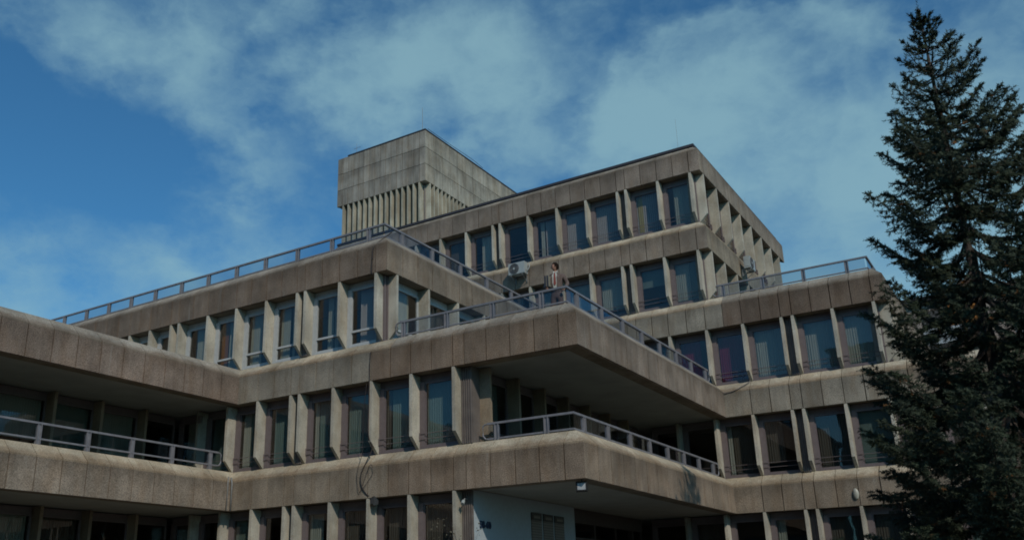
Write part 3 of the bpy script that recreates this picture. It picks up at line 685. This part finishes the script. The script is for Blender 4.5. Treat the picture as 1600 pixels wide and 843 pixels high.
# ------------------------------------------------------------------ spruce
def spruce():
    D_ = 21.0; bx, by = 9.651-.035*D_, -20.514+D_; top = -2.979+.6245*D_-.06; H = top-GZ
    t = thing('spruce_tree', 'tall dark blue-green spruce with drooping boughs, right of the building', 'tree', (bx, by, GZ))
    r = random.Random(23)
    def rad(h):   # h = height above ground -> crown radius
        q_ = H-h
        return float(np.interp(q_, [0, .6, 1.2, 2, 3, 4.2, 5.5, 7.3, 9.3, 12], [.06, .24, .50, .90, 1.30, 1.72, 2.02, 2.45, 3.2, 3.8]))
    tk = MB().tube([(0, 0, 0), (.03, 0, H*.3), (0, .03, H*.6), (0, 0, H-.1)], .21, 10, .015)
    limb = MB(); tw = []     # twigs: (p, dir, len, w)
    def perp(d):
        a = d.cross(Vector((0, 0, 1)));  return a.normalized() if a.length > .01 else Vector((1, 0, 0))
    h = 1.2; k = 0
    while h < H-.25:
        q_ = H-h; Rm = rad(h)
        nb = 5 if q_ < 1.2 else (7 if q_ < 3 else (8 if q_ < 6 else 9))
        for i in range(nb):
            az = 2*math.pi*(i+.5*(k % 2))/nb + r.uniform(-.4, .4)
            L_ = Rm*r.uniform(.62, 1.06)*(1+.14*math.cos(az))
            if r.random() < .10: L_ *= 1.12
            out = Vector((math.cos(az), math.sin(az), 0))
            up0 = float(np.interp(q_, [0, 1, 3, 6, 9], [.75, .55, .34, .10, -.10]))
            droop = float(np.interp(q_, [0, 2, 4], [.05, .14, .36]))
            pts = []; st = .095; n = max(4, int(L_/st)); hh = h+r.uniform(-.07, .07)
            for j in range(n+1):
                s = j/n; z = up0*L_*s - droop*L_*math.sin(min(1, s*1.15)*math.pi*.75) + .30*L_*max(0, s-.55)**1.4*2.2
                pts.append(out*L_*s+Vector((0, 0, hh+z))+perp(out)*math.sin(s*3+az)*.05*L_)
            limb.tube(pts, .010+.014*L_, 5, .004)
            for j in range(1, n+1):
                s = j/n; p = pts[j]; d = (pts[j]-pts[j-1]).normalized(); sd = perp(d)
                tw.append((p-d*.02, d, .15, .05))
                if s < .20: continue
                env = min(1, .35+1.6*(s-.2)) if s < .6 else 1-.62*(s-.6)/.4
                bl = (.10+.19*min(L_, 2.4))*env*r.uniform(.7, 1.2)
                for sg in (-1, 1):
                    if q_ < 2 and r.random() < .25: continue
                    dd = (sd*sg*r.uniform(.6, 1.0)+d*r.uniform(.55, 1.0)+Vector((0, 0, r.uniform(-.5, .05) if q_ > 3 else r.uniform(.0, .5)))).normalized()
                    tw.append((p, dd, bl, .044))
                    if bl < .17: continue
                    m = max(1, int(bl/.11))
                    for e2 in range(1, m+1):
                        c = p+dd*bl*e2/(m+.3)
                        for s3 in (-1, 1):
                            d3 = (dd*.85+perp(dd)*s3*.75+Vector((0, 0, r.uniform(-.6, .15)))).normalized()
                            tw.append((c, d3, r.uniform(.10, .19), .056))
                if q_ > 2.5:
                    for _ in range(2):
                        if r.random() < .85:
                            tw.append((p+sd*r.uniform(-.5, .5)*bl, Vector((r.uniform(-.3, .3), r.uniform(-.3, .3), -1)).normalized(), r.uniform(.12, .26), .044))
            e = (pts[-1]-pts[-2]).normalized()
            for _ in range(4): tw.append((pts[-1]-e*.05, (e+Vector((r.uniform(-.8, .8), r.uniform(-.8, .8), r.uniform(.1, .8)))).normalized(), r.uniform(.09, .16), .044))
        h += (.52 if q_ > 5 else .36)*r.uniform(.85, 1.15) if q_ > 1.5 else .20
        k += 1
    for _ in range(14):
        tw.append((Vector((0, 0, H-.1-r.random()*.8)), Vector((r.uniform(-1, 1), r.uniform(-1, 1), r.uniform(.5, 1.4))).normalized(), r.uniform(.08, .15), .04))
    tw.append((Vector((0, 0, H-.15)), Vector((0, 0, 1)), .3, .04))
    # each twig: ragged cluster of needle blades
    P = np.array([w[0][:] for w in tw]); Dd = np.array([w[1][:] for w in tw]); Ln = np.array([w[2] for w in tw]); Wd = np.array([w[3] for w in tw])
    rs = np.random.RandomState(5); N_ = len(tw)
    A = np.cross(Dd, rs.normal(size=(N_, 3))); A /= np.linalg.norm(A, axis=1)[:, None]; B = np.cross(Dd, A)
    K = 14; verts = np.zeros((N_, K, 3, 3))
    for j in range(K):
        s = (j+rs.rand(N_))/K*.92; ang = j*2.4+rs.rand(N_)*.8
        rd = A*np.cos(ang)[:, None]+B*np.sin(ang)[:, None]
        base = P+Dd*(Ln*s)[:, None]; tip = base+rd*(Wd*rs.uniform(.8, 1.25, N_))[:, None]+Dd*(.028+.01*rs.rand(N_))[:, None]
        side = np.cross(rd, Dd)*(.009+.005*rs.rand(N_))[:, None]
        verts[:, j, 0] = base-side; verts[:, j, 1] = base+side; verts[:, j, 2] = tip
    V = verts.reshape(-1, 3); nt_ = N_*K
    me = bpy.data.meshes.new('crown'); me.vertices.add(len(V)); me.vertices.foreach_set('co', V.ravel())
    me.loops.add(nt_*3); me.loops.foreach_set('vertex_index', np.arange(nt_*3)); me.polygons.add(nt_)
    me.polygons.foreach_set('loop_start', np.arange(nt_)*3); me.polygons.foreach_set('loop_total', np.full(nt_, 3))
    va = me.color_attributes.new('tone', 'FLOAT_COLOR', 'POINT'); c = np.ones((len(V), 4))
    tone = np.repeat(rs.rand(N_), K*3); endy = np.repeat((rs.rand(N_) < .014).astype(float), K*3)
    c[:, 0] = tone; c[:, 1] = endy; va.data.foreach_set('color', c.ravel()); me.update(calc_edges=True)
    b = NB('spruce_needles'); at = b.n('ShaderNodeVertexColor'); at.layer_name = 'tone'; sp = b.n('ShaderNodeSeparateColor'); b.set(sp.inputs[0], at.outputs[0])
    g = b.n('ShaderNodeNewGeometry'); n1 = b.rng(b.noise(g.outputs['Position'], 1.3, 4), .35, .65, 0, 1)
    col = b.mix(sp.outputs[0], (.026, .038, .023, 1), (.056, .072, .042, 1)); col = b.mix(b.math('MULTIPLY', n1, .5), col, (.055, .070, .054, 1))
    col = b.mix(sp.outputs[1], col, (.17, .085, .035, 1))
    b.set(b.p.inputs['Base Color'], col); b.p.inputs['Roughness'].default_value = .8; b.p.inputs['Specular IOR Level'].default_value = .12
    me.materials.append(b.m)
    print('twigs', N_, 'tris', nt_)
    bark = simple('spruce_bark', (.060, .048, .040), .95, noise=.3)
    place('trunk', tk.mesh('trunk', bark), t, world=False)
    o = place('boughs', limb.mesh('boughs', bark), t, world=False)
    o = place('crown', me, t, world=False)
spruce()

# ------------------------------------------------------------------ man on the terrace
def man():
    mx, my, mz = -1.0, .98, Z[2]+.95
    t = thing('person', 'man in brown suit, white shirt and red tie at the terrace corner, holding dark binders', 'person', (mx, my, mz), math.radians(-10+22))
    skin = simple('skin', (.36, .19, .13), .5, noise=.05); suit = simple('brown_suit', (.115, .082, .07), .85, noise=.12, scale=25); shirt = simple('white_shirt', (.42, .43, .38), .8, noise=.05)
    tie = simple('red_tie', (.22, .045, .03), .6); hair = simple('dark_hair', (.016, .011, .009), .9, spec=.05); shoe = simple('dark_shoe', (.03, .02, .015), .4); trous = simple('brown_trousers', (.10, .065, .055), .85, noise=.12, scale=25)
    def skinned(name, chains, mat, root=0, sub=2):
        vs = []; es = []; rs_ = []
        idx = {}
        for ch in chains:
            prev = None
            for (p, rr) in ch:
                key = tuple(round(c, 4) for c in p)
                if key not in idx: idx[key] = len(vs); vs.append(p); rs_.append(rr)
                i = idx[key]
                if prev is not None and prev != i: es.append((prev, i))
                prev = i
        me = bpy.data.meshes.new(name); me.from_pydata(vs, es, []); o = place(name, me, t, world=False)
        md = o.modifiers.new('s', 'SKIN'); md.use_smooth_shade = True
        for i, rr in enumerate(rs_):
            sv = me.skin_vertices[0].data[i]; sv.radius = rr if isinstance(rr, tuple) else (rr, rr); sv.use_root = (i == root)
        sd = o.modifiers.new('ss', 'SUBSURF'); sd.levels = sub; sd.render_levels = sub
        dg = bpy.context.evaluated_depsgraph_get(); m2 = bpy.data.meshes.new_from_object(o.evaluated_get(dg)); o.modifiers.clear(); o.data = m2
        m2.materials.clear(); m2.materials.append(mat); m2.polygons.foreach_set('use_smooth', [True]*len(m2.polygons))
        return o
    # local: facing -Y ; x>0 is viewer's right (his left)
    # body: continuous skin-coloured figure under the clothes
    body = [[((0, .01, .93), .09), ((0, .01, 1.10), .09), ((0, .0, 1.30), .10), ((0, .0, 1.42), .055), ((0, .0, 1.50), .050), ((-.005, -.005, 1.56), .052)]]
    for s in (-1, 1):
        body.append([((0, .01, .93), .09), ((s*.10, 0, .86), .065), ((s*.12, -.01, .50), .058), ((s*.13, .02, .10), .042), ((s*.14, -.12, .04), .035)])
    body.append([((0, .0, 1.42), .055), ((-.17, 0, 1.37), .040), ((-.32, .04, 1.15), .042), ((-.255, -.14, 1.03), .033)])
    body.append([((0, .0, 1.42), .055), ((.17, 0, 1.37), .040), ((.305, .065, 1.15), .036), ((.265, -.10, .98), .032)])
    skinned('body', body, skin)
    # head: shaped sphere turned towards viewer's left
    def head():
        bm = bmesh.new(); bmesh.ops.create_uvsphere(bm, u_segments=24, v_segments=18, radius=1)
        for v in bm.verts:
            x, y, z = v.co; w = 1-.22*max(0, -z)**1.5
            X = x*.076*w; Y = y*.096*(1-.12*max(0, -z)); ZZ = z*.118
            if y < 0:
                Y -= .010*max(0, -z)*max(0, 1-abs(x)*2.0)                                # chin
                Y -= .024*math.exp(-((x)/.17)**2-((z+.10)/.15)**2)                       # nose
                Y += .012*(math.exp(-((abs(x)-.36)/.17)**2-((z-.12)/.12)**2))            # eye sockets
                Y -= .006*math.exp(-((x)/.35)**2-((z+.42)/.07)**2)                       # lips
                Y -= .006*math.exp(-((x)/.6)**2-((z-.28)/.08)**2)                        # brow
            v.co = (X, Y, ZZ)
        for s in (-1, 1):
            r_ = bmesh.ops.create_uvsphere(bm, u_segments=8, v_segments=6, radius=1)
            for v in r_['verts']: v.co = Vector((s*.077+v.co.x*.010, .008+v.co.y*.018, .0+v.co.z*.032))
        m = bpy.data.meshes.new('head'); bm.to_mesh(m); bm.free(); m.materials.append(skin); m.polygons.foreach_set('use_smooth', [True]*len(m.polygons)); return m
    hz = math.radians(-64); hp = (-.01, -.015, 1.655)
    place('head', head(), t, hp, hz, world=False)
    def haircap():
        bm = bmesh.new(); bmesh.ops.create_uvsphere(bm, u_segments=26, v_segments=18, radius=1); r = random.Random(2)
        for v in list(bm.verts):
            x, y, z = v.co
            v.co = (x*.090, y*.108+.010, z*.125+.012)
            v.co += Vector((r.uniform(-1, 1), r.uniform(-1, 1), r.uniform(-1, 1)))*.004
        dl = [v for v in bm.verts if (v.co.y < -.035 and v.co.z < .062) or v.co.z < -.075 or (v.co.y < .0 and v.co.z < -.01)]
        bmesh.ops.delete(bm, geom=dl, context='VERTS')
        m = bpy.data.meshes.new('hair'); bm.to_mesh(m); bm.free(); m.materials.append(hair); return m
    place('hair', haircap(), t, hp, hz, world=False)
    eb = MB()
    for s in (-1, 1):
        eb.box(s*.028-.012, s*.028+.012, -.094, -.082, .008, .018); eb.box(s*.030-.018, s*.030+.018, -.100, -.088, .030, .037)
    eb.box(-.024, .024, -.108, -.098, -.037, -.031)
    place('eyes', eb.mesh('eyes', hair), t, hp, hz, world=False)
    # jacket: open front; torso shell + sleeves
    jk = [[((0, .015, .84), (.185, .125)), ((0, .015, 1.02), (.175, .125)), ((0, .01, 1.22), (.185, .125)), ((0, .01, 1.36), (.19, .115)), ((0, .012, 1.44), (.10, .075)), ((0, .012, 1.475), (.072, .062))]]
    jk.append([((0, .01, 1.36), (.19, .115)), ((-.20, .01, 1.375), .078), ((-.335, .05, 1.14), .062), ((-.27, -.10, 1.04), .050)])
    jk.append([((0, .01, 1.36), (.19, .115)), ((.20, .01, 1.375), .078), ((.31, .07, 1.15), .062), ((.28, -.08, 1.0), .052)])
    skinned('jacket', jk, suit, 2)
    # shirt front wedge between the lapels
    sh = MB().prism([(0, 0), (.03, 0), (.03, 1), (0, 1)], 0, 1)
    sh = MB(); ys = -.145
    sh.add([(-.035, ys+.035, 1.47), (.05, ys+.035, 1.47), (.068, ys-.004, 1.36), (.06, ys-.010, 1.15), (.035, ys, .98), (-.035, ys, .98), (-.065, ys-.010, 1.15), (-.072, ys-.004, 1.36),
            (-.035, 0, 1.47), (.05, 0, 1.47), (.085, 0, 1.36), (.08, 0, 1.15), (.055, 0, .98), (-.055, 0, .98), (-.085, 0, 1.15), (-.09, 0, 1.36)],
           [(0,1,2,7), (7,2,3,6), (6,3,4,5)]+[(i, (i+1) % 8, 8+(i+1) % 8, 8+i) for i in range(8)])
    place('shirt', sh.mesh('shirt', shirt), t, world=False)
    place('collar', MB().prism([(-.125, 1.455), (-.05, 1.52), (-.02, 1.52), (-.02, 1.44)], -.062, -.004, 0, .25).prism([(-.125, 1.455), (-.05, 1.52), (-.02, 1.52), (-.02, 1.44)], .008, .066, -.25, 0).mesh('collar', shirt), t, world=False)
    lp = MB()
    for s in (-1, 1):
        lp.add([(s*.05, -.09, 1.50), (s*.125, -.10, 1.40), (s*.14, -.145, 1.27), (s*.075, -.165, 1.00), (s*.065, -.160, 1.02), (s*.062, -.162, 1.30), (s*.05, -.10, 1.46)], [(0, 1, 6), (1, 2, 5, 6), (2, 3, 4, 5)])
    place('lapels', lp.mesh('lapels', suit), t, world=False)
    tm = MB(); tm.add([(-.014, -.140, 1.445), (.020, -.140, 1.445), (.024, -.150, 1.405), (.042, -.166, 1.12), (.004, -.164, 1.06), (-.034, -.166, 1.12), (-.018, -.150, 1.405)], [(0,1,2,6), (6,2,3,4,5)])
    place('tie', tm.mesh('tie', tie), t, world=False)
    tr = [[((0, .015, .96), (.155, .11)), ((0, .015, .88), (.16, .115))]]
    for s in (-1, 1): tr.append([((0, .015, .88), (.16, .115)), ((s*.095, .01, .78), .095), ((s*.115, 0, .48), .078), ((s*.13, .02, .10), .085)])
    skinned('trousers', tr, trous, 0)
    for s in (-1, 1): place('shoe', MB().prism([(-.19, 0), (.09, 0), (.09, .09), (-.02, .10), (-.17, .05), (-.19, .03)], s*.135-.045, s*.135+.045).mesh('shoe', shoe), t, world=False)
    # hands
    def hand(w, pd, fd, thumb, nm):
        w = Vector(w); pd = Vector(pd).normalized(); fd = Vector(fd).normalized(); sd = pd.cross(fd).normalized()
        mb = MB().tube([w, w+pd*.04, w+pd*.085], .030, 8, .034)
        for i in range(4):
            b0 = w+pd*.085+sd*(i-1.5)*.019; l = (.030, .036, .034, .026)[i]
            mb.tube([b0, b0+pd*l, b0+pd*l*1.5+fd*l*.9, b0+pd*l*1.3+fd*l*1.7], .0095, 6, .0075)
        tb = w+pd*.03+sd*thumb*.03; mb.tube([tb, tb+pd*.03+sd*thumb*.025, tb+pd*.055+sd*thumb*.022+fd*.02], .011, 6, .009)
        place('hand', mb.mesh('hand', skin, True), t, world=False)
    hand((-.235, -.14, 1.03), (.25, -.6, -.75), (.8, .3, .1), 1, 'hand'); hand((.265, -.10, .98), (-.2, -.75, -.55), (-.3, .5, -.8), -1, 'hand')
    return t
mt = man()
# binders under his right arm
t = thing('binder', 'dark binder with pale page edges held upright under the man\'s arm, outer one', 'binder', (0, 0, 0), 0, 'binders held by the man')
def put_binder(t, dx, lab):
    L2 = Matrix.Rotation(mt.rotation_euler.z, 4, 'Z'); p = mt.location+L2@Vector((-.225+dx, -.12, 1.04)); t.location = p; t.rotation_euler = (0, 0, mt.rotation_euler.z-.25)
    place('cover', MB().box(-.028, .022, -.11, .13, 0, .32).mesh('cover', simple('binder_cover', (.035, .035, .045), .5)), t, world=False)
    place('pages', MB().box(.024, .040, -.105, .12, .008, .31).mesh('pages', simple('pages', (.20, .185, .14), .8)), t, world=False)
put_binder(t, 0, '')
t = thing('binder', 'slimmer dark folder held against the man\'s jacket, inner one', 'binder', (0, 0, 0), 0, 'binders held by the man')
put_binder(t, .066, '')

# ------------------------------------------------------------------ neighbouring building seen through the spruce
def neighbour():
    t = thing('apartment_house', 'far apartment house with an orange balcony wall glimpsed through the spruce', 'building', (3, 40, GZ))
    wall = simple('beige_render', (.30, .25, .21), .9); orange = simple('orange_render', (.62, .25, .06), .8)
    place('wall', MB().box(0, 18, 2, 12, 0, 19.4).mesh('wall', wall), t, world=False)
    place('roof', MB().box(-.4, 18.4, 1.6, 12.4, 19.4, 19.7).mesh('roof', M_CAP), t, world=False)
    for z in (2.6, 6.1, 9.6, 13.1, 16.3):
        for x in (1.0, 6.0, 11.0):
            w = place('balcony', MB().box(x, x+3.6, .6, 2.02, z, z+.18).box(x, x+3.6, .58, .66, z+.18, z+1.0).mesh('balcony', M_WFRAME), t, (0, 0, 0), world=False)
            place('window', MB().box(x+.2, x+1.6, 1.94, 2.01, z+.2, z+2.5).mesh('window', M_ROOM), t, world=False)
            place('wall_panel', MB().box(x+1.7, x+3.5, 1.93, 2.01, z+.2, z+2.8).mesh('wall_panel', orange), t, world=False)
neighbour()

def opposite():  # unseen blocks added so the lower windows reflect dark walls, not sky
    wall = simple('dull_plaster', (.13, .12, .10), .9); pane = simple('dull_glazing', (.03, .035, .035), .3)
    for (x0, x1, y0, ht, lab) in ((-8, 34, -52, 25, 'taller plain block added unseen behind the viewer, to darken window reflections'), (-75, -10, -50, 16.5, 'long low plain block added unseen behind the viewer, to darken window reflections')):
        t = thing('reflected_block', lab, 'building', (x0, y0, GZ))
        place('wall', MB().box(0, x1-x0, -12, 0, 0, ht+1).mesh('wall', wall), t, world=False)
        place('roof', MB().box(-.3, x1-x0+.3, -12.3, .3, ht+1.003, ht+1.3).mesh('roof', M_CAP), t, world=False)
        wm = MB().box(0, 1.6, .004, .06, 0, 1.7).box(-.08, 1.68, .0, .10, -.1, -.003).mesh('window', pane)
        z = 1.4
        while z < ht-1.5:
            x = 1.2
            while x < x1-x0-2: place('window', wm, t, (x, 0, z), world=False); x += 3.2
            z += 3.2
opposite()

# ------------------------------------------------------------------ ground
def ground():
    o = place('ground', MB().box(-600, 600, -600, 600, GZ-.5, GZ-.01).mesh('ground', M_GROUND), None); o['kind'] = 'structure'
    o = place('pavement', MB().box(-28, 18, -11, YR+.4, GZ-.2, GZ+.0).mesh('pavement', M_PAVE), None); o['kind'] = 'structure'
ground()
